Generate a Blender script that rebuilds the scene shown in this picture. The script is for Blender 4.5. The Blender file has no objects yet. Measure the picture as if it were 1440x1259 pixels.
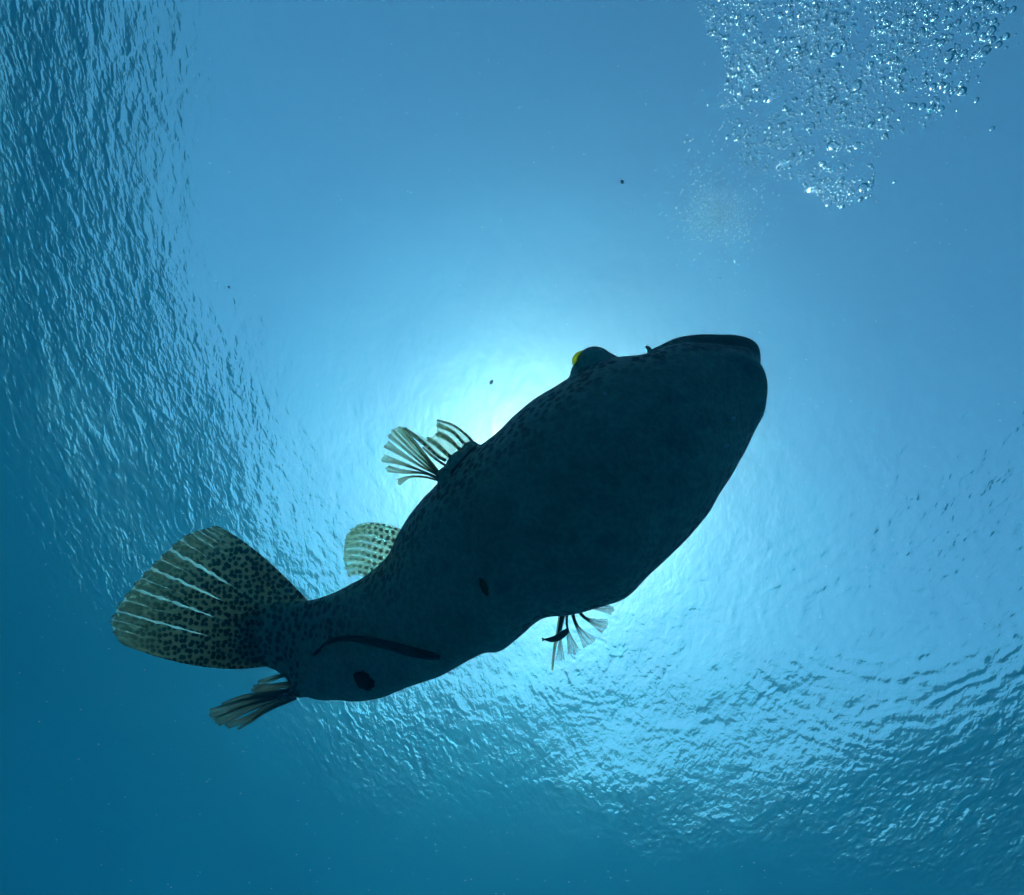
import bpy, bmesh, math, random
import numpy as np
from mathutils import Vector, Matrix, noise
random.seed(7); np.random.seed(7)
sc = bpy.context.scene
C = sc.collection
# ---------------------------------------------------------------- camera
W, H, FPX = 1440.0, 1259.0, 757.0
ZPX = (905.0, 352.0)                       # pixel of the zenith
DEPTH = 3.6                                # camera below the surface
zc = Vector(((ZPX[0]-W/2)/FPX, (H/2-ZPX[1])/FPX, 1.0)).normalized()   # world up in (right, up, forward)
xc = Vector((1, 0, 0)); xc = (xc - zc*xc.dot(zc)).normalized()
yc = zc.cross(xc); yc = -yc                # (right, up, forward) is left-handed
R_, U_, F_ = (Vector((xc[i], yc[i], zc[i])) for i in range(3))
CAM = Vector((0, 0, -DEPTH))
def ray(px, py): return R_*((px-W/2)/FPX) + U_*((H/2-py)/FPX) + F_
def P(px, py, d): return CAM + ray(px, py)*d          # d = distance along the optical axis
def proj(p):
    q = p - CAM; w = q.dot(F_)
    return W/2 + FPX*q.dot(R_)/w, H/2 - FPX*q.dot(U_)/w, w
cam_d = bpy.data.cameras.new('camera'); cam = bpy.data.objects.new('camera', cam_d); C.objects.link(cam)
cam.matrix_world = Matrix((( R_.x, U_.x, -F_.x, CAM.x), (R_.y, U_.y, -F_.y, CAM.y), (R_.z, U_.z, -F_.z, CAM.z), (0,0,0,1)))
cam_d.sensor_fit = 'HORIZONTAL'; cam_d.sensor_width = 36; cam_d.lens = 36*FPX/W
cam_d.clip_start = 0.02; cam_d.clip_end = 3000
sc.camera = cam
# ---------------------------------------------------------------- sky, sun, exposure
SUN_PX = (768, 690)
sd = ray(*SUN_PX).normalized()
hor = Vector((sd.x, sd.y, 0)); s_air = hor.length*1.333; hor.normalize()
elev = math.acos(s_air)
to_sun = hor*s_air + Vector((0, 0, math.sin(elev)))
world = bpy.data.worlds.new('World'); sc.world = world; world.use_nodes = True
nt = world.node_tree; bg = nt.nodes['Background']
sky = nt.nodes.new('ShaderNodeTexSky'); sky.sky_type = 'NISHITA'; sky.sun_disc = False
sky.sun_elevation = elev; sky.sun_rotation = math.atan2(to_sun.x, to_sun.y)
sky.air_density = 1.0; sky.dust_density = 1.4; sky.ozone_density = 1.0
nt.links.new(sky.outputs[0], bg.inputs[0]); bg.inputs[1].default_value = 0.12
sun_d = bpy.data.lights.new('sun', 'SUN'); sun_d.energy = 2.0; sun_d.angle = math.radians(9.0); sun_d.color = (1, .96, .9)
sun = bpy.data.objects.new('sun', sun_d); C.objects.link(sun)
sun.rotation_euler = to_sun.to_track_quat('Z', 'Y').to_euler(); sun.location = to_sun*30
vs = sc.view_settings; vs.view_transform = 'Standard'; vs.look = 'None'; vs.gamma = 1; vs.exposure = 0.70
cy = sc.cycles
cy.use_denoising = True; cy.max_bounces = 14; cy.transmission_bounces = 14; cy.glossy_bounces = 8; cy.diffuse_bounces = 3
cy.volume_bounces = 3; cy.transparent_max_bounces = 24; cy.caustics_refractive = True; cy.caustics_reflective = True
cy.sample_clamp_indirect = 40.0; cy.blur_glossy = 0.3

# ---------------------------------------------------------------- material helpers
def mat(name):
    m = bpy.data.materials.new(name); m.use_nodes = True; m.node_tree.nodes.clear(); return m
class N:
    def __init__(s, m): s.t = m.node_tree
    def n(s, typ, ins=None, **kw):
        x = s.t.nodes.new('ShaderNode'+typ)
        for k, v in kw.items(): setattr(x, k, v)
        for k, v in (ins or {}).items():
            if isinstance(v, bpy.types.NodeSocket): s.t.links.new(v, x.inputs[k])
            else: x.inputs[k].default_value = v
        return x
    def math(s, op, a, b=0.0, clamp=False):
        x = s.n('Math', {0: a, 1: b}, operation=op); x.use_clamp = clamp; return x.outputs[0]
    def ramp(s, fac, stops):
        x = s.n('ValToRGB', {0: fac}); e = x.color_ramp.elements
        while len(e) < len(stops): e.new(0.5)
        for i, (p, c) in enumerate(stops):
            e[i].position = p; e[i].color = c if len(c) == 4 else (*c, 1)
        return x.outputs[0]
    def out(s, surf=None, vol=None):
        o = s.n('OutputMaterial')
        if surf: s.t.links.new(surf, o.inputs[0])
        if vol: s.t.links.new(vol, o.inputs[1])

def link(name, me, m=None, parent=None, label=None, cat=None, group=None, kind=None, smooth=True):
    o = bpy.data.objects.new(name, me); C.objects.link(o)
    if m: me.materials.append(m)
    if smooth and me: me.polygons.foreach_set('use_smooth', [True]*len(me.polygons))
    if parent: o.parent = parent
    for k, v in (('label', label), ('category', cat), ('group', group), ('kind', kind)):
        if v: o[k] = v
    return o
def mesh(name, v, f):
    me = bpy.data.meshes.new(name); me.from_pydata([tuple(x) for x in v], [], [tuple(x) for x in f]); me.update(); return me

# ---------------------------------------------------------------- water surface
m_surf = mat('rippled water surface'); k = N(m_surf)
co = k.n('TexCoord').outputs['Object']
def ripple(scale, rot, stretch, detail, dist, offs=0):
    mp = k.n('Mapping', {'Vector': co, 'Location': (offs, offs*.7, 0), 'Rotation': (0, 0, rot), 'Scale': (scale, scale*stretch, scale)})
    return k.n('TexNoise', {'Vector': mp.outputs[0], 'Scale': 1.0, 'Detail': detail, 'Roughness': .5, 'Distortion': dist}).outputs['Fac']
h1 = ripple(3.4, .5, .7, 2.0, .6)
h2 = ripple(11., .95, .62, 1.5, .7, 13)
h3 = ripple(22., -.55, .55, 1.0, .6, 31)
h4 = ripple(36., .5, .6, 1.0, .6, 57)
amp = k.n('TexNoise', {'Vector': co, 'Scale': .55, 'Detail': 2.0}).outputs['Fac']
# a calm slick overhead, light wind roughens the water around it
def on_surface(px, py):
    r = ray(px, py); q = CAM + r*(DEPTH/r.z); return Vector((q.x, q.y, 0))
sa, sb = on_surface(730, 230), on_surface(1230, 790)
gd = (sb-sa).length
dt = k.n('VectorMath', {0: k.n('VectorMath', {0: co, 1: tuple(sa)}, operation='SUBTRACT').outputs[0]}, operation='LENGTH').outputs['Value']
wind = k.n('MapRange', {0: dt, 1: .30*gd, 2: .92*gd, 3: .3, 4: 1.0}, interpolation_type='SMOOTHSTEP').outputs[0]
amp = k.math('MULTIPLY', k.math('ADD', k.math('MULTIPLY', k.math('SUBTRACT', amp, .34, True), 2.2), .45), wind)
hf = k.math('ADD', k.math('ADD', k.math('MULTIPLY', h2, .0118), k.math('MULTIPLY', h3, .0062)), k.math('MULTIPLY', h4, .0027))
hs = k.math('ADD', k.math('MULTIPLY', h1, .022), k.math('MULTIPLY', hf, amp))
wob = k.n('VectorMath', {0: k.n('TexNoise', {'Vector': co, 'Scale': 1.9, 'Detail': 3.0}).outputs['Color'], 'Scale': .55}, operation='SCALE').outputs[0]
cw = k.n('VectorMath', {0: co, 1: wob}, operation='ADD').outputs[0]
for px, py, lam, rad, hh in ((1112, 712, .085, .5, .0011), (1235, 884, .125, 1.7, .0017), (830, 950, .085, .9, .0009), (1420, 760, .135, 1.6, .0017)):   # spreading rings
    q = on_surface(px, py) + Vector((.27, .27, 0))
    r = k.n('VectorMath', {0: k.n('VectorMath', {0: cw, 1: tuple(q)}, operation='SUBTRACT').outputs[0]}, operation='LENGTH').outputs['Value']
    fall = k.n('MapRange', {0: r, 1: rad*.3, 2: rad, 3: hh, 4: 0.}, interpolation_type='SMOOTHSTEP').outputs[0]
    hs = k.math('ADD', hs, k.math('MULTIPLY', k.math('SINE', k.math('MULTIPLY', r, 6.2832/lam)), fall))
bp = k.n('Bump', {'Height': hs, 'Distance': 1.0, 'Strength': 1.0})
gl = k.n('BsdfGlass', {'Color': (1, 1, 1, 1), 'Roughness': 0.23, 'IOR': 1.333, 'Normal': bp.outputs[0]})
k.out(gl.outputs[0])
def axis(): 
    a = list(np.arange(-14, 14.01, .14)); g = .14
    while a[-1] < 900: g *= 1.18; a.append(a[-1]+g); a.insert(0, a[0]-g)
    return np.array(a)
ax = axis(); n = len(ax); X, Y = np.meshgrid(ax, ax, indexing='ij'); Z = np.zeros_like(X)
rs = np.random.RandomState(3); fade = np.exp(-(X**2+Y**2)/40**2)
for i in range(14):
    th = 0.7 + rs.normal(0, .55); L = rs.uniform(.9, 4.5); kk = 2*math.pi/L
    Z += fade*L*.0030*np.sin(kk*(X*math.cos(th)+Y*math.sin(th)) + rs.uniform(0, 6.28))
idx = np.arange(n*n).reshape(n, n)
faces = np.stack([idx[:-1, :-1], idx[1:, :-1], idx[1:, 1:], idx[:-1, 1:]], -1).reshape(-1, 4)
me = mesh('water_surface', np.stack([X, Y, Z], -1).reshape(-1, 3), faces)
link('water_surface', me, m_surf, kind='structure', label='rippled sea surface seen from below with bright round window of sky', cat='water')

# ---------------------------------------------------------------- seabed and the body of water
m_sand = mat('pale sand'); k = N(m_sand)
co = k.n('TexCoord').outputs['Object']
nz = k.n('TexNoise', {'Vector': co, 'Scale': .6, 'Detail': 6.0}).outputs['Fac']
b = k.n('BsdfPrincipled', {'Base Color': k.ramp(nz, [(.3, (.40, .36, .28)), (.7, (.56, .51, .41))]), 'Roughness': .95})
k.out(b.outputs[0])
ga = np.concatenate([-np.geomspace(900, 3, 24), np.linspace(-2, 2, 5), np.geomspace(3, 900, 24)]); n = len(ga)
X, Y = np.meshgrid(ga, ga, indexing='ij'); Z = -13 + .5*np.sin(X*.21+1)*np.cos(Y*.17)
idx = np.arange(n*n).reshape(n, n)
faces = np.stack([idx[:-1, :-1], idx[1:, :-1], idx[1:, 1:], idx[:-1, 1:]], -1).reshape(-1, 4)
link('seabed', mesh('seabed', np.stack([X, Y, Z], -1).reshape(-1, 3), faces), m_sand, kind='structure', label='pale sandy seabed far below the fish', cat='seabed')

m_haze = mat('blue sea water'); k = N(m_haze)
pv = k.n('VolumePrincipled', {'Color': (.013, .104, .134, 1), 'Density': .66, 'Anisotropy': .70, 'Absorption Color': (.20, .72, .85, 1)})
k.out(vol=pv.outputs[0])
s, z0, z1 = 880, -15, -.14
v = [(x, y, z) for z in (z0, z1) for x, y in ((-s, -s), (s, -s), (s, s), (-s, s))]
link('haze', mesh('haze', v, [(3,2,1,0), (4,5,6,7), (0,1,5,4), (1,2,6,5), (2,3,7,6), (3,0,4,7)]), m_haze, kind='stuff', label='clear blue sea water filling the whole view', cat='water', smooth=False)

# ================================================================ pufferfish
def smooth(e0, e1, x):
    t = np.clip((np.asarray(x, float)-e0)/(e1-e0), 0, 1); return t*t*(3-2*t)
def catmull(pts, sub):
    p = np.asarray(pts, float); q = np.vstack([2*p[0]-p[1], p, 2*p[-1]-p[-2]]); out = []
    for i in range(len(p)-1):
        a, b, c, d = q[i:i+4]
        for j in range(sub):
            t = j/sub
            out.append(.5*((2*b)+(-a+c)*t+(2*a-5*b+4*c-d)*t*t+(-a+3*b-3*c+d)*t**3))
    out.append(p[-1]); return np.array(out)

# --- skin
def skin_material():
    m = mat('puffer skin'); k = N(m)
    co = k.n('TexCoord').outputs['Object']
    spot = k.n('Attribute', attribute_name='spots').outputs['Fac']
    warp = k.n('TexNoise', {'Vector': co, 'Scale': 30., 'Detail': 2.}).outputs['Color']
    wco = k.n('VectorMath', {0: co, 1: k.n('VectorMath', {0: warp, 'Scale': .010}, operation='SCALE').outputs[0]}, operation='ADD').outputs[0]
    vo = k.n('TexVoronoi', {'Vector': wco, 'Scale': 92., 'Randomness': .65}, feature='F1').outputs['Distance']
    dots = k.n('MapRange', {0: vo, 1: .36, 2: .56, 3: 1., 4: 0.}).outputs[0]
    dots = k.math('MULTIPLY', dots, spot)
    vo2 = k.n('TexVoronoi', {'Vector': wco, 'Scale': 40., 'Randomness': 1.}, feature='F1').outputs['Distance']
    big = k.math('MULTIPLY', k.n('MapRange', {0: vo2, 1: .2, 2: .5, 3: 1., 4: 0.}).outputs[0], .30)
    n1 = k.n('TexNoise', {'Vector': co, 'Scale': 9., 'Detail': 6., 'Roughness': .6}).outputs['Fac']
    n2 = k.n('TexNoise', {'Vector': co, 'Scale': 160., 'Detail': 3.}).outputs['Fac']
    base = k.ramp(n1, [(.28, (.44, .52, .36)), (.52, (.62, .70, .49)), (.74, (.72, .78, .57))])
    flank = k.n('Mix', {'Factor': spot, 'A': base, 'B': (.58, .55, .40, 1)}, data_type='RGBA')
    base = flank.outputs['Result']
    c1 = k.n('Mix', {'Factor': big, 'A': base, 'B': (.28, .30, .22, 1)}, data_type='RGBA').outputs['Result']
    c2 = k.n('Mix', {'Factor': dots, 'A': c1, 'B': (.028, .026, .022, 1)}, data_type='RGBA').outputs['Result']
    c3 = k.n('Mix', {'Factor': k.n('MapRange', {0: n2, 1: .35, 2: .7, 3: .35, 4: 0.}).outputs[0], 'A': c2, 'B': (.06, .06, .05, 1)}, data_type='RGBA').outputs['Result']
    c3 = k.n('Mix', {'Factor': k.math('MULTIPLY', k.n('Attribute', attribute_name='lip').outputs['Fac'], .8), 'A': c3, 'B': (.07, .08, .06, 1)}, data_type='RGBA').outputs['Result']
    pr = k.n('TexVoronoi', {'Vector': co, 'Scale': 260.}, feature='SMOOTH_F1').outputs['Distance']
    hgt = k.math('ADD', k.math('MULTIPLY', pr, -.0016), k.math('MULTIPLY', n2, .0012))
    bp = k.n('Bump', {'Height': hgt, 'Distance': 1., 'Strength': .8})
    b = k.n('BsdfPrincipled', {'Base Color': c3, 'Roughness': .62, 'Normal': bp.outputs[0], 'Specular IOR Level': .12})
    k.out(b.outputs[0]); return m
M_SKIN = skin_material()

def film_material(name, pale, dark, clear, spot_scale=0., spot_r=(.3, .42), row=False, tipclear=.0, root=.22, streak=.75, tint=(.93, .93, .82)):
    """thin fin tissue: lets light through; dark spots on it. UV in photo-pixel units on the fin."""
    m = mat(name); k = N(m)
    uv = k.n('Attribute', attribute_name='fin_uv').outputs['Vector']
    s = k.n('Attribute', attribute_name='fin_s').outputs['Fac']
    nz = k.n('TexNoise', {'Vector': uv, 'Scale': .22, 'Detail': 4.}).outputs['Fac']
    line = k.n('TexNoise', {'Vector': k.n('Mapping', {'Vector': uv, 'Scale': (.03, .9, 1)}).outputs[0], 'Scale': 1., 'Detail': 3.}).outputs['Fac']
    f = k.n('MapRange', {0: line, 1: .42, 2: .68, 3: 0., 4: streak}).outputs[0]
    if spot_scale:
        if row:                                     # one row of round dots down each ray
            sp = k.n('SeparateXYZ', {0: uv}); x = k.math('MULTIPLY', sp.outputs[0], spot_scale); y = k.math('MULTIPLY', sp.outputs[1], spot_scale)
            cell = k.n('TexWhiteNoise', {'W': k.math('FLOOR', x)}, noise_dimensions='1D')
            dx = k.math('SUBTRACT', k.math('FRACT', x), .5); dy = k.math('SUBTRACT', y, k.math('ADD', .4, k.math('MULTIPLY', cell.outputs['Value'], .2)))
            vo = k.math('SQRT', k.math('ADD', k.math('MULTIPLY', dx, dx), k.math('MULTIPLY', dy, dy)))
            vo = k.math('ADD', vo, k.math('MULTIPLY', k.math('SUBTRACT', nz, .5), .6))
        else:
            w = k.n('VectorMath', {0: k.n('TexNoise', {'Vector': uv, 'Scale': .07}).outputs['Color'], 'Scale': 4.}, operation='SCALE').outputs[0]
            u2 = k.n('VectorMath', {0: uv, 1: w}, operation='ADD').outputs[0]
            vo = k.n('TexVoronoi', {'Vector': u2, 'Scale': spot_scale, 'Randomness': .72}, feature='F1', voronoi_dimensions='2D').outputs['Distance']
            lump = k.n('TexNoise', {'Vector': uv, 'Scale': .09, 'Detail': 2.}).outputs['Fac']
            vo = k.math('ADD', vo, k.math('MULTIPLY', k.math('SUBTRACT', lump, .5), .55))
        d = k.n('MapRange', {0: vo, 1: spot_r[0], 2: spot_r[1], 3: 1., 4: 0.}).outputs[0]
        d = k.math('MULTIPLY', d, k.n('MapRange', {0: s, 1: .45 if row else .75, 2: 1.0, 3: 1., 4: .3 if row else .45}).outputs[0])
        f = k.math('MAXIMUM', k.math('MULTIPLY', f, .5), d)
    f = k.math('MAXIMUM', f, k.n('MapRange', {0: s, 1: 0., 2: root, 3: .85, 4: 0.}).outputs[0])   # pigment at the root
    colr = k.n('Mix', {'Factor': f, 'A': (*pale, 1), 'B': (*dark, 1)}, data_type='RGBA').outputs['Result']
    tl = k.n('BsdfTranslucent', {'Color': colr}); df = k.n('BsdfDiffuse', {'Color': colr})
    tr = k.n('BsdfTransparent', {'Color': (*tint, 1)})
    a = k.n('MixShader', {0: .3, 1: tl.outputs[0], 2: df.outputs[0]})
    cl = k.math('ADD', clear, k.n('MapRange', {0: s, 1: .55, 2: 1., 3: 0., 4: tipclear}).outputs[0])
    cl = k.math('MULTIPLY', cl, k.math('SUBTRACT', 1., k.math('MULTIPLY', f, .92)), True)
    mx = k.n('MixShader', {0: cl, 1: a.outputs[0], 2: tr.outputs[0]})
    k.out(mx.outputs[0]); return m
PALE, DARK = (.80, .78, .55), (.035, .03, .022)
M_PECT = film_material('pectoral fin tissue', PALE, (.10, .09, .06), .72, tipclear=.12)
M_PECTS = film_material('spotted pectoral fin tissue', PALE, (.07, .06, .04), .42, 1/9., (.2, .5), True)
M_CAUD = film_material('spotted tail fin tissue', (.33, .34, .24), (.014, .013, .012), .10, 1/7.7, (.33, .50), tipclear=.5)
M_DORS = film_material('spotted dorsal fin tissue', (.95, .93, .72), (.03, .022, .02), .80, 1/8.6, (.24, .36), True, streak=.2)
M_ANAL = film_material('anal fin tissue', (.44, .43, .34), (.012, .011, .010), .30, tipclear=.5, root=1.05, streak=1.0)
M_HAIR = film_material('clear splayed fin tissue', (.9, .88, .65), DARK, .95, tipclear=.05, root=.4, tint=(.985, .985, .97))
def clear_material():
    m = mat('clear fin membrane'); k = N(m)
    tl = k.n('BsdfTranslucent', {'Color': (.85, .88, .75, 1)}); tr = k.n('BsdfTransparent', {'Color': (.95, .96, .9, 1)})
    k.out(k.n('MixShader', {0: .72, 1: tl.outputs[0], 2: tr.outputs[0]}).outputs[0]); return m
M_CLEAR = clear_material()
def plain(name, col, rough=.6, spec=.2, nscale=0, var=.5):
    m = mat(name); k = N(m); c = (*col, 1)
    if nscale:
        nz = k.n('TexNoise', {'Vector': k.n('TexCoord').outputs['Object'], 'Scale': nscale, 'Detail': 4.}).outputs['Fac']
        c = k.ramp(nz, [(.3, tuple(x*(1-var) for x in col)), (.7, tuple(min(1, x*(1+var)) for x in col))])
    k.out(k.n('BsdfPrincipled', {'Base Color': c, 'Roughness': rough, 'Specular IOR Level': spec}).outputs[0]); return m
M_FIL = plain('fin filament', (.06, .05, .035), .6, .2)
def soft_filament():
    m = mat('translucent fin filament'); k = N(m)
    tl = k.n('BsdfTranslucent', {'Color': (.34, .31, .19, 1)}); tr = k.n('BsdfTransparent', {'Color': (.9, .9, .78, 1)})
    k.out(k.n('MixShader', {0: .45, 1: tl.outputs[0], 2: tr.outputs[0]}).outputs[0]); return m
M_SOFT = soft_filament()

# --- body
ST = [  # left edge, right edge (photo pixels), distance, thickness / half width
 ((1064,506),(1074,530),.612,1.0), ((1059,496),(1078,556),.612,1.0), ((1048,489),(1075,583),.610,.95), ((1024,487),(1060,608),.610,.92), ((998,484),(1038,652),.612,.9),
 ((967,481),(1012,697),.615,.88), ((937,487),(985,735),.62,.88), ((905,498),(950,772),.625,.87), ((870,503),(908,811),.632,.86),
 ((835,514),(880,836),.64,.86), ((797,533),(840,850),.65,.86), ((760,554),(800,860),.66,.86), ((725,581),(762,864),.67,.86), ((696,608),(733,885),.68,.86),
 ((665,632),(702,908),.69,.86), ((640,655),(676,912),.70,.86), ((613,681),(647,927),.712,.86), ((585,711),(613,944),.725,.84),
 ((562,745),(578,958),.738,.8), ((546,781),(542,974),.75,.74), ((516,810),(507,981),.765,.66), ((480,831),(474,983),.78,.58),
 ((452,841),(446,982),.793,.5), ((430,845),(420,972),.806,.42), ((404,846),(397,950),.818,.3), ((372,852),(366,936),.828,.2), ((338,868),(334,928),.836,.12)]
arr = np.array([(*l, *r, d, t) for l, r, d, t in ST]); cv = catmull(arr, 5)
NR = 56
def body_mesh():
    bm = bmesh.new(); rings = []
    for lx, ly, rx, ry, d, tf in cv:
        L, Rr = P(lx, ly, d), P(rx, ry, d); c = (L+Rr)/2; a0 = (L-Rr).length/2; wdir = (L-Rr).normalized()
        n = (c-CAM); dist = n.length; n.normalize(); n = (n - wdir*n.dot(wdir)).normalized()
        t = a0*tf; a = a0*math.sqrt(max(.2, 1-(t/dist)**2)); ring = []
        for i in range(NR):
            th = 2*math.pi*i/NR; ct, s_ = math.cos(th), math.sin(th)
            e = 2/2.25; x = math.copysign(abs(ct)**e, ct); y = math.copysign(abs(s_)**e, s_)
            yy = y*t*(1.0 if y < 0 else 1.12)
            ring.append(bm.verts.new(c + wdir*(a*x) + n*yy))
        rings.append(ring)
    for A, B in zip(rings, rings[1:]):
        for i in range(NR): bm.faces.new((A[i], A[(i+1) % NR], B[(i+1) % NR], B[i]))
    bm.faces.new(rings[0][::-1]); bm.faces.new(rings[-1])
    bmesh.ops.recalc_face_normals(bm, faces=bm.faces)
    def blob(px, py, d, rx, ry, rz, ang=0):      # ellipsoid: rx, ry in photo pixels at that distance, rz in metres
        c = P(px, py, d); s = d/FPX; f = ray(px, py).normalized()
        r = (R_*math.cos(ang) - U_*math.sin(ang)); r = (r - f*r.dot(f)).normalized(); u = f.cross(r)
        mtx = Matrix(((r.x*rx*s, u.x*ry*s, f.x*rz, c.x), (r.y*rx*s, u.y*ry*s, f.y*rz, c.y), (r.z*rx*s, u.z*ry*s, f.z*rz, c.z), (0,0,0,1)))
        res = bmesh.ops.create_icosphere(bm, subdivisions=4, radius=1, matrix=mtx)
        if mtx.to_3x3().determinant() < 0: bmesh.ops.reverse_faces(bm, faces=list({f for v in res['verts'] for f in v.link_faces}))
    blob(836.5, 511, .640, 24.5, 23, .026, .5); blob(828, 524, .643, 25, 22, .026, -.5); blob(860, 513, .637, 27, 13, .02, .5)   # eye mound
    lip = catmull([(925,500,.640,13), (960,489,.642,15), (1000,486,.643,15), (1028,486,.642,15), (1046,489,.640,14), (1054,496,.636,12), (1058,508,.630,10)], 4)
    for x, y, d, r in lip: blob(x, y, d, r*1.15, r, .018)                                   # upper lip
    low = catmull([(1000,503,.585,9), (1030,505,.583,10), (1052,511,.583,10), (1064,526,.584,10), (1069,548,.585,10.5), (1067,573,.586,10)], 3)
    for x, y, d, r in low: blob(x, y, d, r*1.1, r, .012)                                    # lower lip
    blob(629, 672, .69, 17, 15, .022, .6); blob(645, 651, .70, 22, 15, .022, -.75); blob(660, 633, .71, 15, 11, .02, -.75)   # root of the right pectoral fin
    blob(797, 856, .690, 13, 9, .02); blob(824, 849, .69, 12, 6, .016, -.2)                              # root of the left pectoral fin
    blob(424, 972, .79, 17, 9, .014, -.1); blob(404, 979, .793, 14, 5.5, .010, -.2)                        # root of the anal fin
    blob(672, 905, .69, 10, 8, .03); blob(690, 903, .69, 16, 11, .03, -.4)
    me = bpy.data.meshes.new('tmp'); bm.to_mesh(me); bm.free()
    o = bpy.data.objects.new('tmp', me); C.objects.link(o)
    r = o.modifiers.new('r', 'REMESH'); r.mode = 'VOXEL'; r.voxel_size = .0032
    sm = o.modifiers.new('s', 'SMOOTH'); sm.factor = .5; sm.iterations = 5
    dg = bpy.context.evaluated_depsgraph_get(); res = bpy.data.meshes.new_from_object(o.evaluated_get(dg))
    bpy.data.objects.remove(o); bpy.data.meshes.remove(me); return res
bme = body_mesh(); bme.name = 'body'
nv = len(bme.vertices); co = np.empty(nv*3); bme.vertices.foreach_get('co', co); co = co.reshape(-1, 3)
no = np.empty(nv*3); bme.vertices.foreach_get('normal', no); no = no.reshape(-1, 3)
# low folds and unevenness of the skin
dsp = np.array([noise.noise(Vector(c)*16)*.0022 + noise.noise(Vector(c)*45)*.0008 for c in co])
co = co + no*dsp[:, None]; bme.vertices.foreach_set('co', co.reshape(-1)); bme.update()
rel = co - np.array(CAM); w = rel@np.array(F_); pxx = W/2 + FPX*(rel@np.array(R_))/w
vent = -(no@np.array(F_))                                # 1 on the belly
spots = np.maximum(1-smooth(.35, .88, vent), 1-smooth(430, 560, pxx)) * .95
pyy = H/2 - FPX*(rel@np.array(U_))/w
spots *= np.where((pyy > 900) & (pxx > 420), .25, 1.)
lipd = smooth(940, 985, pxx)*(1-smooth(486, 497, pyy-np.clip((pxx-1030)*.25, 0, 12)))
at = bme.attributes.new('lip', 'FLOAT', 'POINT'); at.data.foreach_set('value', np.clip(lipd, 0, 1))
at = bme.attributes.new('spots', 'FLOAT', 'POINT'); at.data.foreach_set('value', np.clip(spots, 0, 1))
from mathutils.bvhtree import BVHTree
bvh = BVHTree.FromPolygons([Vector(c) for c in co], [tuple(p.vertices) for p in bme.polygons])
def on_belly(px, py, lift=0.0):
    f = ray(px, py).normalized(); hit = bvh.ray_cast(CAM, f)
    return hit[0] - f*lift, hit[1], (hit[0]-CAM).dot(F_)

FISH_LOC = P(700, 760, .66)
fish = bpy.data.objects.new('pufferfish', None); C.objects.link(fish); fish.location = FISH_LOC; fish.empty_display_size = .1
fish['label'] = 'huge dark pufferfish with spotted tail swimming overhead, seen from below'; fish['category'] = 'fish'
def part(name, me, m, parent=None, **kw):
    o = link(name, me, m, parent or fish, **kw)
    if (parent or fish) is fish: o.matrix_parent_inverse = Matrix.Translation(-FISH_LOC)
    return o
part('body', bme, M_SKIN)

# --- fin pieces
class FM:
    def __init__(s): s.v, s.f, s.uv, s.s, s.mi = [], [], [], [], []
    def vert(s, p, uv=(0, 0), ss=0.): s.v.append(tuple(p)); s.uv.append((*uv, 0)); s.s.append(ss); return len(s.v)-1
    def face(s, f, mi=0): s.f.append(f); s.mi.append(mi)
    def grid(s, pts, uvs, ss, thick):
        """pts[i][j] 3-D; a closed thin sheet"""
        n, m = len(pts), len(pts[0]); top, bot = [], []
        for i in range(n):
            for j in range(m):
                e = .25 if (j in (0, m-1) or i == n-1) else 1.
                q = pts[i][j]; off = F_*(thick*.5*e)
                top.append(s.vert(q-off, uvs[i][j], ss[i][j])); bot.append(s.vert(q+off, uvs[i][j], ss[i][j]))
        g = lambda i, j: i*m+j
        for i in range(n-1):
            for j in range(m-1):
                a, b, c, d = g(i, j), g(i+1, j), g(i+1, j+1), g(i, j+1)
                s.face((top[a], top[b], top[c], top[d])); s.face((bot[d], bot[c], bot[b], bot[a]))
        rim = [g(i, 0) for i in range(n)]+[g(n-1, j) for j in range(1, m)]+[g(i, m-1) for i in range(n-2, -1, -1)]+[g(0, j) for j in range(m-2, 0, -1)]
        for a, b in zip(rim, rim[1:]+rim[:1]): s.face((top[b], top[a], bot[a], bot[b]))
    def tube(s, path, r0, r1, mi=0, n=5):
        rings = []
        for i, p in enumerate(path):
            t = (path[min(i+1, len(path)-1)]-path[max(i-1, 0)]).normalized(); x = t.cross(F_).normalized(); y = t.cross(x)
            r = r0+(r1-r0)*i/(len(path)-1)
            rings.append([s.vert(p+x*(r*math.cos(6.2832*q/n))+y*(r*math.sin(6.2832*q/n)), (0, 0), .5) for q in range(n)])
        for A, B in zip(rings, rings[1:]):
            for q in range(n): s.face((A[q], A[(q+1) % n], B[(q+1) % n], B[q]), mi)
        s.face(tuple(rings[0][::-1]), mi); s.face(tuple(rings[-1]), mi)
    def build(s, name, mats, parent=None, **kw):
        me = mesh(name, s.v, s.f)
        me.attributes.new('fin_uv', 'FLOAT_VECTOR', 'POINT').data.foreach_set('vector', np.array(s.uv, float).reshape(-1))
        me.attributes.new('fin_s', 'FLOAT', 'POINT').data.foreach_set('value', np.array(s.s, float))
        for m in mats: me.materials.append(m)
        me.polygons.foreach_set('material_index', s.mi)
        return part(name, me, None, parent, **kw)
rr = random.Random(5)
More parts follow.
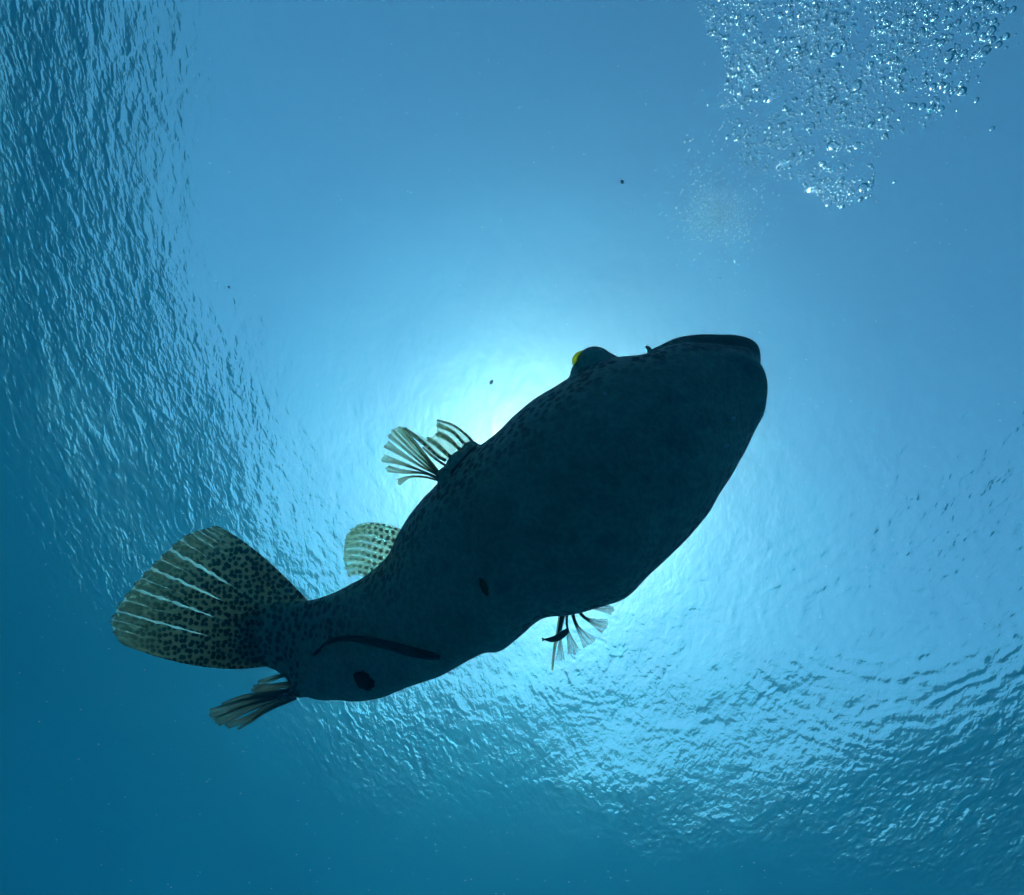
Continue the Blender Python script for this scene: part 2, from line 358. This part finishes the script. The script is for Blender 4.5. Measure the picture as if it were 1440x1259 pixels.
def flared_ray(path, widths, mats, parent, nfil=4, thick=.0009, fil_r=.00045, stalk=0., name='fin_ray', sep=1.0, rowuv=None):
    """a flat soft ray along path [(x, y, distance)] in photo pixels, widening to its tip; filaments run in it"""
    c = catmull(np.array([(*p, wd) for p, wd in zip(path, widths)], float), 5); f = FM()
    NJ = 5; tan = np.gradient(c[:, :2], axis=0); tan /= np.linalg.norm(tan, axis=1)[:, None]; nrm = np.stack([-tan[:, 1], tan[:, 0]], 1)
    arc = np.concatenate([[0], np.cumsum(np.linalg.norm(np.diff(c[:, :2], axis=0), axis=1))]); tot = arc[-1]
    pts, uvs, ss = [], [], []; seed = rr.random()*50; nn = len(c); u0 = rr.random()*200
    def at(i, j):                                       # j in -1..1
        x, y = c[i, :2] + nrm[i]*(j*c[i, 3]/2)
        if i == nn-1: x, y = np.array((x, y)) + tan[i]*(1.6*math.sin(j*9+seed)+(-2.0*abs(j)))*min(1, c[i, 3]/8)
        return P(x, y, c[i, 2] + .0012*math.cos(j*2.5)*min(1, c[i, 3]/6))
    for i in range(nn):
        js = [-1+2*q/(NJ-1) for q in range(NJ)]
        pts.append([at(i, j) for j in js]); ss.append([arc[i]/tot]*NJ)
        if rowuv: uvs.append([(arc[i]+u0, (j*.5+.5)*rowuv) for j in js])
        else: uvs.append([(arc[i]+u0, j*c[i, 3]/2+seed*7) for j in js])
    f.grid(pts, uvs, ss, thick)
    for q in range(nfil):
        j = -0.9+1.8*q/(nfil-1) if nfil > 1 else 0.
        j += rr.uniform(-.08, .08)
        i1 = nn-1 if rr.random() < .7 else nn-2
        f.tube([at(i, j*(.55+.45*min(1, arc[i]/tot*1.6))*sep) for i in range(0, i1+1)], fil_r, fil_r*.35, 1, 4)
    if stalk: f.tube([P(*c[i, :3]) for i in range(int(nn*.62))], stalk, stalk*.35, 1, 6)
    return f.build(name, mats, parent)

# right pectoral fin: a folded fan on the eye's side
def fin_root(name, label=None):
    return name
def membrane(name, rails, mats, thick=.0005, nu=4, ns=12, edge=0.):
    """clear web spanned between rays; rails = list of ray paths [(x, y, distance)]"""
    cu = np.array([catmull(np.array(p, float), max(1, ns//(len(p)-1)))[:: 1] for p in rails])
    fine = np.stack([catmull(cu[:, i], nu) for i in range(cu.shape[1])], 0)     # [along][across]
    f = FM(); n, m = fine.shape[:2]
    pts = [[P(*fine[i, j]) for j in range(m)] for i in range(n)]
    f.grid(pts, [[(fine[i, j, 0], fine[i, j, 1]) for j in range(m)] for i in range(n)], [[i/(n-1)]*m for i in range(n)], thick)
    return f.build(name, mats)
D = .69
rays = [  # base ... tip, widths, filaments
 ([(617,676,D),(597,671,D-.004),(576,671,D-.006),(559,679,D-.006)], (3,3,3.5,11), 4),
 ([(617,674,D),(596,666,D-.004),(566,663,D-.007),(543,659,D-.008)], (3,3,6,10), 3),
 ([(617,672,D),(592,662,D-.003),(562,651,D-.006),(537,644,D-.008)], (3,3,6,12), 5),
 ([(617,669,D),(594,657,D-.002),(562,637,D-.004),(542,624,D-.006)], (3,3.5,7,12), 2),
 ([(617,668,D),(600,657,D),(569,631,D-.002),(546,612,D-.004)], (3,3,4,6), 2),
 ([(617,667,D),(603,655,D+.002),(575,628,D),(551,604,D-.002)], (3,3,3.5,4), 2),
 ([(617,667,D),(604,652,D+.004),(580,624,D+.002),(560,601,D)], (3,3.5,5,9), 2),
 ([(620,670,D+.002),(609,655,D+.004),(588,628,D+.003),(567,601,D+.001)], (7,5.5,4.5,4), 3)]
pf = membrane('pectoral_fin', [[(x+2, y, d+.001) for x, y, d in r[0]] for r in rays[4:]], [M_CLEAR])
pf['label'] = 'right pectoral fin spread beside the eye flank, backlit with striped rays'
for p, wd, nf in rays: flared_ray(p, wd, [M_PECT, M_SOFT], pf, nf+2, stalk=.0010)
rays2 = [
 ([(627,648,D+.006),(615,641,D+.01),(594,622,D+.01),(569,602,D+.005)], (5,5,6,4), 2),
 ([(630,657,D+.006),(619,650,D+.008),(606,640,D+.01),(594,629,D+.01)], (4,4,4,3), 1),
 ([(640,647,D+.01),(629,639,D+.014),(614,625,D+.016),(600,616,D+.016)], (6,6,7,6), 2),
 ([(652,636,D+.014),(642,628,D+.018),(630,617,D+.02),(613,609,D+.022)], (6,5.5,7,9), 2),
 ([(660,630,D+.016),(650,621,D+.02),(636,607,D+.024),(614,597,D+.027)], (6,5,5,7), 2),
 ([(668,627,D+.018),(658,614,D+.022),(637,598,D+.027),(614,591,D+.03)], (5,4,3,3), 1)]
for p, wd, nf in rays2: flared_ray(p, wd, [M_PECTS, M_SOFT], pf, nf+1, stalk=.0011, rowuv=9)
web = membrane('fin_web', [r[0] for r in (rays2[0], rays2[2], rays2[3], rays2[4], rays2[5])], [M_CLEAR])
web.parent = pf; web.matrix_parent_inverse = Matrix()

# left pectoral fin: thin splayed rays against the bright water
D = .695
lp = flared_ray([(794,850,D),(790,868,D-.004),(785,892,D-.012),(780,910,D-.016),(776.5,943,D-.02)], (13,10,7,4,3), [M_PECTS, M_FIL], fish, 3, stalk=.0034, name='pectoral_fin')
lp['label'] = 'left pectoral fin hanging in shade, thin splayed dark rays'
for p, wd, nf in [
 ([(799,852,D),(797,872,D-.006),(799,890,D-.01),(808,920,D-.014)], (6,4,5,20), 7),
 ([(803,852,D),(808,873,D-.004),(816,888,D-.008),(831,906,D-.012)], (7,5,8,25), 7),
 ([(808,850,D),(819,866,D-.002),(830,873,D-.004),(853,882,D-.008)], (7,5,7,25), 8),
 ([(815,846,D),(828,853,D),(839,855,D-.002),(863,858,D-.004)], (6,5,6,15), 6),
 ([(795,856,D),(790,876,D-.008),(788,900,D-.012),(788,930,D-.018)], (5,3,4,13), 4)]:
    flared_ray(p, wd, [M_HAIR, M_FIL], lp, nf, stalk=.0017, thick=.0003, fil_r=.00055)

# dorsal fin on the back, behind the flank
D = .80
dr = [[(572,750,D-.004),(545,740,D),(520,737,D+.004),(500,741,D+.006)], [(574,758,D-.004),(537,745,D),(513,742,D+.004),(491,749,D+.006)],
 [(574,768,D-.004),(535,753,D),(511,748,D+.004),(487,755,D+.006)], [(572,777,D-.004),(532,762,D),(507,757,D+.004),(485,762,D+.006)],
 [(570,786,D-.004),(528,772,D),(506,766,D+.004),(484,768,D+.006)], [(568,795,D-.004),(526,782,D),(506,777,D+.004),(483,777,D+.006)],
 [(564,803,D-.004),(522,791,D),(501,786,D+.004),(483,786,D+.006)], [(558,811,D-.004),(516,799,D),(499,796,D+.004),(484,797,D+.006)],
 [(550,820,D-.004),(516,808,D),(501,805,D+.004),(489,808,D+.006)]]
df = membrane('dorsal_fin', [dr[0], dr[2], dr[4], dr[6], dr[8]], [M_CLEAR])
df['label'] = 'rounded dorsal fin with rows of dark dots, backlit'
for i, p in enumerate(dr): flared_ray(p, (9.5, 8.6, 7.8, 8.6) if i else (5, 5, 5, 5), [M_DORS, M_FIL], df, 1, fil_r=.00025, rowuv=8.6)

# tail fin: broad fan of spotted bands with clear slits between them
UT = [0, .2, .4, .6, .8, .9, 1.]
def tail_ctrl(b, m, t, db, dm, dt): return [(*b, db), (*m, dm), (*t, dt)]
TC = [tail_ctrl((436,848),(365,779),(303,738), .812,.845,.885), tail_ctrl((418,866),(338,807),(258,752), .815,.842,.880), tail_ctrl((402,886),(312,835),(217,788), .818,.840,.872),
      tail_ctrl((392,906),(296,866),(181,826), .820,.838,.862), tail_ctrl((386,922),(285,898),(155,863), .822,.836,.852), tail_ctrl((383,929),(281,917),(153,880), .823,.836,.850), tail_ctrl((380,936),(281,937),(166,904), .824,.836,.848)]
TC = np.array(TC, float)                                # [u][b,m,t][x,y,d]
_t = catmull(np.concatenate([np.array(UT)[:, None], TC.reshape(7, 9)], 1), 8); UF = np.maximum.accumulate(_t[:, 0]); TF = _t[:, 1:].reshape(-1, 3, 3)
def tail(u, s):
    c = np.array([[np.interp(u, UF, TF[:, k, a]) for a in range(3)] for k in range(3)])
    return c[0]*(1-s)*(1-2*s)+c[1]*4*s*(1-s)+c[2]*s*(2*s-1)
f = FM(); NU, NS = 40, 16
pts = [[P(*tail(j/NU, .10+.88*i/NS)) for j in range(NU+1)] for i in range(NS+1)]
f.grid(pts, [[(0, 0)]*(NU+1)]*(NS+1), [[i/NS]*(NU+1) for i in range(NS+1)], .0006)
cf = f.build('caudal_fin', [M_CLEAR], label='broad fan-shaped tail fin crowded with dark spots')
edges = [0, .04, .075, .115, .16, .235, .31, .38, .45, .525, .60, .685, .77, .835, .90, 1.0]; opn = [0, .3, .5, .4, .6, .35, 1.15, .35, 1.1, .4, 1.1, .35, .95, .3, .3, 0]      # how far the slit at each edge opens
for bnd in range(len(edges)-1):
    f = FM(); NS, NJ = 44, 7; pts, uvs, ss = [], [], []; e0, e1 = edges[bnd], edges[bnd+1]; sd_ = rr.random()*9
    for i in range(NS+1):
        s = i/NS; row, ur = [], []
        for j in range(NJ):
            q = j/(NJ-1); g0, g1 = ((smooth(.42, .66, s)*(1-.3*smooth(.8, 1, s))) if opn[e] > .8 else smooth(.72, .97, s) for e in (bnd, bnd+1))
            a = e0 + (.0092+.0042*math.sin(s*58+bnd)+.0030*math.sin(s*131+bnd*3))*g0*opn[bnd]; b_ = e1 - (.0092+.0042*math.sin(s*63+bnd*2)+.0030*math.sin(s*117+bnd))*g1*opn[bnd+1]; u = a+(b_-a)*q
            u += .002*math.sin(s*40+bnd//2)*g0
            smax = 1-.018*abs(math.sin(q*6+sd_))-.02*(2*q-1)**2
            p = tail(min(1, max(0, u)), s*smax)
            bulge = .0022*math.sin(math.pi*q)
            row.append(P(p[0], p[1], p[2]-.0006-bulge)); ur.append((p[0], p[1]))
        pts.append(row); uvs.append(ur); ss.append([.25+.75*s]*NJ)
    f.grid(pts, uvs, ss, .003 if bnd < 14 else .006); f.build('fin_ray', [M_CAUD], cf)

# anal fin: narrow, half folded
D = .795
af = flared_ray([(428,969,D),(392,975,D),(345,981,D),(311,991,D)], (12,10,9,4), [M_ANAL, M_FIL], fish, 2, stalk=.004, name='anal_fin')
af['label'] = 'narrow folded anal fin with pale frayed tip'
for p, wd in [([(424,972,D),(390,978,D-.002),(345,988,D-.004),(295,1006,D-.006)], (11,11,13,17)), ([(420,975,D),(382,984,D-.002),(342,999,D-.004),(303,1016,D-.006)], (11,10,12,15)),
              ([(416,979,D),(380,993,D+.002),(350,1010,D+.003),(317,1021,D+.003)], (10,9,10,10)), ([(414,982,D),(376,999,D+.003),(352,1015,D+.004),(334,1026,D+.004)], (6,5,4,3)),
              ([(430,960,D+.004),(402,963,D+.006),(380,967,D+.008),(354,970,D+.010)], (10,9,10,13)), ([(432,952,D+.004),(405,949,D+.007),(385,954,D+.010),(362,962,D+.013)], (5,5,7,9))]:
    flared_ray(p, wd, [M_ANAL, M_FIL], af, 3, fil_r=.0005)

# --- eye, nostril flap, vent, mark
def eye():
    bm = bmesh.new(); bmesh.ops.create_icosphere(bm, subdivisions=4, radius=1)
    c = P(821, 508, .638); s = .634/FPX; look = (P(803, 497, .675)-c).normalized()
    q = look.to_track_quat('Z', 'Y').to_matrix()
    for v in bm.verts: v.co = c + q @ Vector((v.co.x*15*s, v.co.y*17*s, v.co.z*15*s))
    me = bpy.data.meshes.new('eye'); bm.to_mesh(me); bm.free()
    m = mat('yellow iris'); k = N(m)
    iris = k.n('BsdfPrincipled', {'Base Color': (.80, .62, .02, 1), 'Roughness': .15, 'Subsurface Weight': .0})
    tl = k.n('BsdfTranslucent', {'Color': (.95, .80, .03, 1)}); tr = k.n('BsdfTransparent', {'Color': (.95, .85, .05, 1)})
    mx = k.n('MixShader', {0: .55, 1: iris.outputs[0], 2: tl.outputs[0]}); mx2 = k.n('MixShader', {0: .55, 1: mx.outputs[0], 2: tr.outputs[0]})
    k.out(mx2.outputs[0])
    e = part('eye', me, m, label='bulging eye with a bright yellow rim')
    bm = bmesh.new(); bmesh.ops.create_uvsphere(bm, u_segments=20, v_segments=10, radius=1)
    for v in bm.verts: v.co = c + look*(11*s) + q @ Vector((v.co.x*7*s, v.co.y*7*s, v.co.z*3.2*s))
    me = bpy.data.meshes.new('pupil'); bm.to_mesh(me); bm.free()
    part('pupil', me, plain('pupil', (.01, .012, .02), .1, .5), e)
eye()
f = FM(); f.tube([P(*p) for p in catmull([(914,502,.632),(914,495,.632),(912,490,.632),(908,487.5,.632)], 4)], .0042, .0016, 0, 8); f.build('nostril_flap', [M_SKIN])
f = FM(); f.tube([P(*p) for p in catmull([(921,499,.629),(918,494,.629),(915,492,.629)], 4)], .0035, .0014, 0, 8); f.build('nostril_flap', [M_SKIN])
def patch(name, px, py, rx, ry, ang, h, m, lump, seed):
    p, n, d = on_belly(px, py); s = d/FPX
    if n.dot(F_) > 0: n = -n
    r = R_*math.cos(ang)-U_*math.sin(ang); r = (r-n*r.dot(n)).normalized(); u = n.cross(r)
    bm = bmesh.new(); bmesh.ops.create_icosphere(bm, subdivisions=4, radius=1)
    for v in bm.verts:
        g = 1+lump*noise.noise(Vector((v.co.x*2.2+seed, v.co.y*2.2, v.co.z))); q = v.co*g
        v.co = p + r*(q.x*rx*s) + u*(q.y*ry*s) + n*(q.z*h)
    me = bpy.data.meshes.new(name); bm.to_mesh(me); bm.free(); return part(name, me, m)
o = patch('vent', 512, 957, 19, 14, -.1, .007, plain('black vent skin', (.012, .012, .014), .7, .1, 120), .34, 3.1); o['label'] = 'lumpy black vent patch near the tail'
o = patch('gill_opening', 652, 646, 3.2, 27, .72, .0022, plain('dark gill slit', (.02, .02, .022), .8, .1), .3, 5.); o['label'] = 'dark gill slit beside the right pectoral fin'
o = patch('skin_mark', 681, 825, 6, 13, -.35, .004, plain('olive skin mark', (.07, .075, .018), .7, .1, 90), .35, 8.2); o['label'] = 'small olive oval mark on the belly'

# ================================================================ two small fish keeping company
def slim_fish(path, half, flat, m, name):
    """path [(point)], half-height profile in metres: one continuous body"""
    f = FM(); rings = []; NQ = 14
    for i, p in enumerate(path):
        t = (path[min(i+1, len(path)-1)]-path[max(i-1, 0)]).normalized(); x = t.cross(F_).normalized(); y = t.cross(x).normalized()
        h = half[i]; rings.append([f.vert(p+x*(h*math.cos(6.2832*q/NQ))+y*(h*flat*math.sin(6.2832*q/NQ))) for q in range(NQ)])
    for A, B in zip(rings, rings[1:]):
        for q in range(NQ): f.face((A[q], A[(q+1) % NQ], B[(q+1) % NQ], B[q]))
    f.face(tuple(rings[0][::-1])); f.face(tuple(rings[-1])); me = mesh(name, f.v, f.f); return me
def thing(name, loc, label, cat, group=None):
    e = bpy.data.objects.new(name, None); C.objects.link(e); e.location = loc; e['label'] = label; e['category'] = cat; e.empty_display_size = .03
    if group: e['group'] = group
    return e
def child(name, me, m, par):
    o = link(name, me, m, par); o.matrix_parent_inverse = Matrix.Translation(-par.location); return o
def fin_blade(outline, thick, name):
    f = FM(); a = [f.vert(p-F_*thick/2) for p in outline]; b = [f.vert(p+F_*thick/2) for p in outline]
    f.face(tuple(a)); f.face(tuple(b[::-1])); n = len(a)
    for i in range(n): f.face((a[(i+1) % n], a[i], b[i], b[(i+1) % n]))
    return mesh(name, f.v, f.f)
M_REM = plain('dark suckerfish skin', (.022, .022, .026), .45, .3, 60)
pp = catmull([(449,913),(458,905.5),(473,899.5),(495,898),(515,901),(535,905),(555,910),(575,916),(598,921),(619,925)], 4)
pth = [on_belly(x, y, .006)[0] for x, y in pp]
sh = [np.interp(i/(len(pth)-1), [0, .06, .2, .4, .6, .8, .93, 1], [1.4, 2.2, 3.6, 5.0, 5.8, 6.0, 5.0, 2.6])*.77/FPX for i in range(len(pth))]
rem = thing('suckerfish', pth[len(pth)//2], 'slender curved dark suckerfish clinging under the pufferfish near its tail', 'fish')
child('body', slim_fish(pth, sh, .8, M_REM, 'body'), M_REM, rem)
tb = pth[0]; dd = (tb-CAM).dot(F_)
child('tail_fin', fin_blade([P(451,911,dd), P(446,912,dd), P(439,921,dd), P(441,923,dd), P(446,921,dd), P(452,915,dd)], .0015, 'tail_fin'), M_REM, rem)
d2 = (pth[22]-CAM).dot(F_)-.004
child('dorsal_fin', fin_blade([P(478,897,d2), P(492,894,d2), P(512,896.5,d2), P(530,901,d2), P(530,904,d2), P(500,899,d2)], .0012, 'dorsal_fin'), M_REM, rem)
d3 = (pth[-1]-CAM).dot(F_)
sd3 = fin_blade([P(590,916.5,d3-.006), P(606,919.5,d3-.006), P(617,922.5,d3-.006), P(619,926,d3-.006), P(606,925,d3-.006), P(590,922,d3-.006)], .003, 'sucker_disc')
child('sucker_disc', sd3, M_REM, rem)
D = .672
sp = catmull([(764,899.5,D),(769,899.5,D),(776,899.5,D),(784,897,D),(791,892.5,D),(796,888.5,D),(799.5,885,D)], 4)
sp = [P(*p) for p in sp]
sh = [np.interp(i/(len(sp)-1), [0, .12, .3, .55, .8, .93, 1], [.8, 1.6, 3.8, 5.2, 4.6, 3.2, 1.6])*D/FPX for i in range(len(sp))]
lf = thing('small_fish', sp[len(sp)//2], 'tiny dark leaf-shaped fish in front of the hanging pectoral fin', 'fish')
child('body', slim_fish(sp, sh, .55, M_REM, 'body'), M_REM, lf)
child('tail_fin', fin_blade([P(766,899,D), P(763,896.8,D), P(761.5,898,D), P(763,900,D), P(762,902,D), P(765,901,D)], .001, 'tail_fin'), M_REM, lf)

# ================================================================ air bubbles
m_bub = mat('air bubble'); k = N(m_bub)
k.out(k.n('BsdfGlass', {'Color': (1, 1, 1, 1), 'Roughness': 0., 'IOR': 1/1.333}).outputs[0])
br = random.Random(11)
def bubble_mesh(seed, sub):
    bm = bmesh.new(); bmesh.ops.create_icosphere(bm, subdivisions=sub, radius=1)
    for v in bm.verts:
        g = 1+.10*noise.noise(v.co*1.3+Vector((seed*3.7, seed, 0)))+.05*noise.noise(v.co*2.6+Vector((seed, 9, seed)))
        v.co = Vector((v.co.x*g, v.co.y*g, v.co.z*g*(.72+.1*(seed % 3))))
    me = bpy.data.meshes.new('air_bubble'); bm.to_mesh(me); bm.free(); return me
bub = [bubble_mesh(i, 3) for i in range(6)]; bub_lo = [bubble_mesh(i+10, 1) for i in range(4)]
for b_ in bub: b_.materials.append(m_bub); b_.polygons.foreach_set('use_smooth', [True]*len(b_.polygons))
POLY = [(960,-140),(978,0),(992,40),(1012,62),(1022,105),(1012,150),(1028,175),(1030,205),(1044,236),(1085,250),(1120,252),(1142,268),(1158,286),(1190,292),(1226,278),(1232,228),(1252,196),(1300,176),(1352,128),(1388,78),(1425,0),(1500,-140)]
def inside(x, y, poly):
    r = False; j = len(poly)-1
    for i in range(len(poly)):
        (xi, yi), (xj, yj) = poly[i], poly[j]
        if (yi > y) != (yj > y) and x < (xj-xi)*(y-yi)/(yj-yi)+xi: r = not r
        j = i
    return r
def bubble_spot():
    # rising column: it leans over the diver, tall and about 1.2 m wide
    while True:
        x, y = br.uniform(955, 1460), br.uniform(-120, 300)
        if inside(x, y, POLY):
            edge = (x-1180)/260
            cl = noise.noise(Vector((x*.016, y*.016, 3)))+.5*noise.noise(Vector((x*.045, y*.045, 8)))
            if br.random() < (1-.85*max(0, edge)**.7)*min(1, max(.12, .62+.9*cl)): break
        elif br.random() < .07 and inside(x+br.gauss(0, 26), y+br.gauss(0, 26), POLY): break
    # the column is vertical: what is nearer the zenith point in view is higher up, so farther off
    f = ray(x, y).normalized(); za = math.acos(f.z)
    dist = min(2.6, max(1.05, 1.02/math.sin(za)+br.gauss(0, .14)))
    return CAM + f*dist, x, y, dist
spots_ = []
for i in range(11500):
    p, x, y, dist = bubble_spot()
    r = min(.010, .0027*math.exp(br.gauss(.0, .52)))
    if x > 1200: r *= 1+.35*min(1, (x-1200)/200)
    spots_.append((r, p, dist))
for px, py, rp in [(1149,262,11),(1214,264,9),(1197,271,5.5),(1165,286,6),(1184,290,5),(1310,152,7),(1297,150,6),(1352,128,7),(1385,72,8),(1170,205,9),(1108,226,8),(1206,205,6),(1168,130,9),(1122,72,8),(1058,28,7),(1056,38,6),(1280,68,9),(1335,78,9),(1370,40,8),(1176,70,10),(1240,40,8),(1140,178,7),(1085,135,7),(1205,120,8)]:
    f = ray(px, py).normalized(); dist = 1.02/math.sin(math.acos(f.z)); spots_.append((rp*.8*dist*f.dot(F_)/FPX, CAM+f*dist, dist))
spots_.sort(key=lambda s: -s[0]/s[2])
vis = [s for s in spots_ if proj(s[1])[1] > 4 and proj(s[1])[0] < 1436]
big = vis[:300]; bigset = set(id(s) for s in big)
for i, s in enumerate(big):
    o = bpy.data.objects.new('air_bubble', bub[i % 6]); C.objects.link(o); o.location = s[1]; o.scale = (s[0]*br.uniform(.85, 1.15), s[0]*br.uniform(.85, 1.15), s[0]*br.uniform(.9, 2.0))
    o.rotation_euler = (br.uniform(-.4, .4), br.uniform(-.4, .4), br.uniform(0, 6.28))
    o['label'] = 'silvery larger air bubble in the rising bubble swarm' if inside(*proj(s[1])[:2], POLY) else 'stray silvery bubble just outside the rising swarm'; o['category'] = 'bubble'; o['group'] = 'larger air bubbles in the rising swarm' if 'larger' in o['label'] else 'stray bubbles beside the swarm'
def merged_bubbles(name, lst, label):
    lov = []
    for b_ in bub_lo:
        v = np.empty(len(b_.vertices)*3); b_.vertices.foreach_get('co', v); lov.append((v.reshape(-1, 3), np.array([tuple(p.vertices) for p in b_.polygons])))
    V, Fc, o_ = [], [], 0
    for i, s in enumerate(lst):
        v, fc = lov[i % 4]; th = br.uniform(0, 6.28); cth, sth = math.cos(th), math.sin(th)
        q = v*np.array((br.uniform(.85, 1.15), br.uniform(.85, 1.15), br.uniform(.9, 2.2)))*s[0]
        q = np.stack([q[:, 0]*cth-q[:, 1]*sth, q[:, 0]*sth+q[:, 1]*cth, q[:, 2]], 1)+np.array(s[1]); V.append(q); Fc.append(fc+o_); o_ += len(v)
    link(name, mesh(name, np.concatenate(V), np.concatenate(Fc)), m_bub, kind='stuff', label=label, cat='bubbles')
merged_bubbles('small_bubbles', [s for s in spots_ if id(s) not in bigset], 'dense swarm of small air bubbles rising together')
fine = []
for i in range(1300):
    a = br.uniform(0, 6.28); q = abs(br.gauss(0, .62)); x, y = 1008+62*q*math.cos(a)+br.gauss(0, 10), 312+58*q*math.sin(a)+br.gauss(0, 8)-abs(br.gauss(0, 14))
    if br.random() < .16: x, y = br.uniform(960, 1080), br.uniform(180, 330)
    f = ray(x, y).normalized(); dist = 2.9+br.gauss(0, .15); fine.append((.0036*math.exp(br.gauss(0, .4)), CAM+f*dist, dist))
merged_bubbles('fine_bubbles', fine, 'faint patch of tiny bubbles higher up, below the main swarm in view')

# ================================================================ drifting specks
m_sp = plain('drifting organic speck', (.88, .88, .8), .9, .1)
def speck_mesh(seed):
    bm = bmesh.new(); bmesh.ops.create_icosphere(bm, subdivisions=2, radius=1)
    for v in bm.verts: v.co *= 1+.7*noise.noise(v.co*1.6+Vector((seed*5, 1, 2)))
    me = bpy.data.meshes.new('drifting_speck'); bm.to_mesh(me); bm.free(); me.materials.append(m_sp); me.polygons.foreach_set('use_smooth', [True]*len(me.polygons)); return me
spk = [speck_mesh(i) for i in range(4)]
for i, (px, py, dist, rp, lab) in enumerate([(851,555,.5,3.0,'pale round speck adrift below the eye of the pufferfish'), (1031,589,.45,3.2,'pale speck adrift under the chin of the pufferfish'), (1021,627,.45,3.2,'faint larger speck adrift under the throat of the pufferfish'),
        (756,593,.55,1.5,'tiny pale speck adrift beneath the upper flank'), (981,503,.5,3.4,'faint elongated speck adrift below the mouth'), (875,256,1.4,2.0,'dark speck drifting in open water above the eye'), (691,538,1.3,2.4,'dark speck drifting in bright water near the eye'), (322,404,1.6,1.6,'dark speck drifting alone over the tail')]):
    o = bpy.data.objects.new('drifting_speck', spk[i % 4]); C.objects.link(o); o.location = P(px, py, dist); r = rp*1.25*dist/FPX; o.scale = (r, r*br.uniform(.6, 1), r*.7)
    o.rotation_euler = (br.uniform(0, 3), br.uniform(0, 3), br.uniform(0, 3)); o['label'] = lab; o['category'] = 'speck'
V, Fc, o_ = [], [], 0
for i in range(1500):
    x, y, dist = br.uniform(-150, 1600), br.uniform(-150, 1400), br.uniform(.7, 3.2); c = P(x, y, dist)
    if c.z > -.3: continue
    r = dist/FPX*br.uniform(.25, .75); q = np.array([(0, 0, r), (r, 0, 0), (0, r*.7, 0), (-r, 0, 0), (0, -r*.7, 0), (0, 0, -r)])+np.array(c)
    V.append(q); Fc.append(np.array([(0,1,2),(0,2,3),(0,3,4),(0,4,1),(5,2,1),(5,3,2),(5,4,3),(5,1,4)])+o_); o_ += 6
link('plankton', mesh('plankton', np.concatenate(V), np.concatenate(Fc)), m_sp, kind='stuff', label='fine drifting specks scattered through the water', cat='plankton')
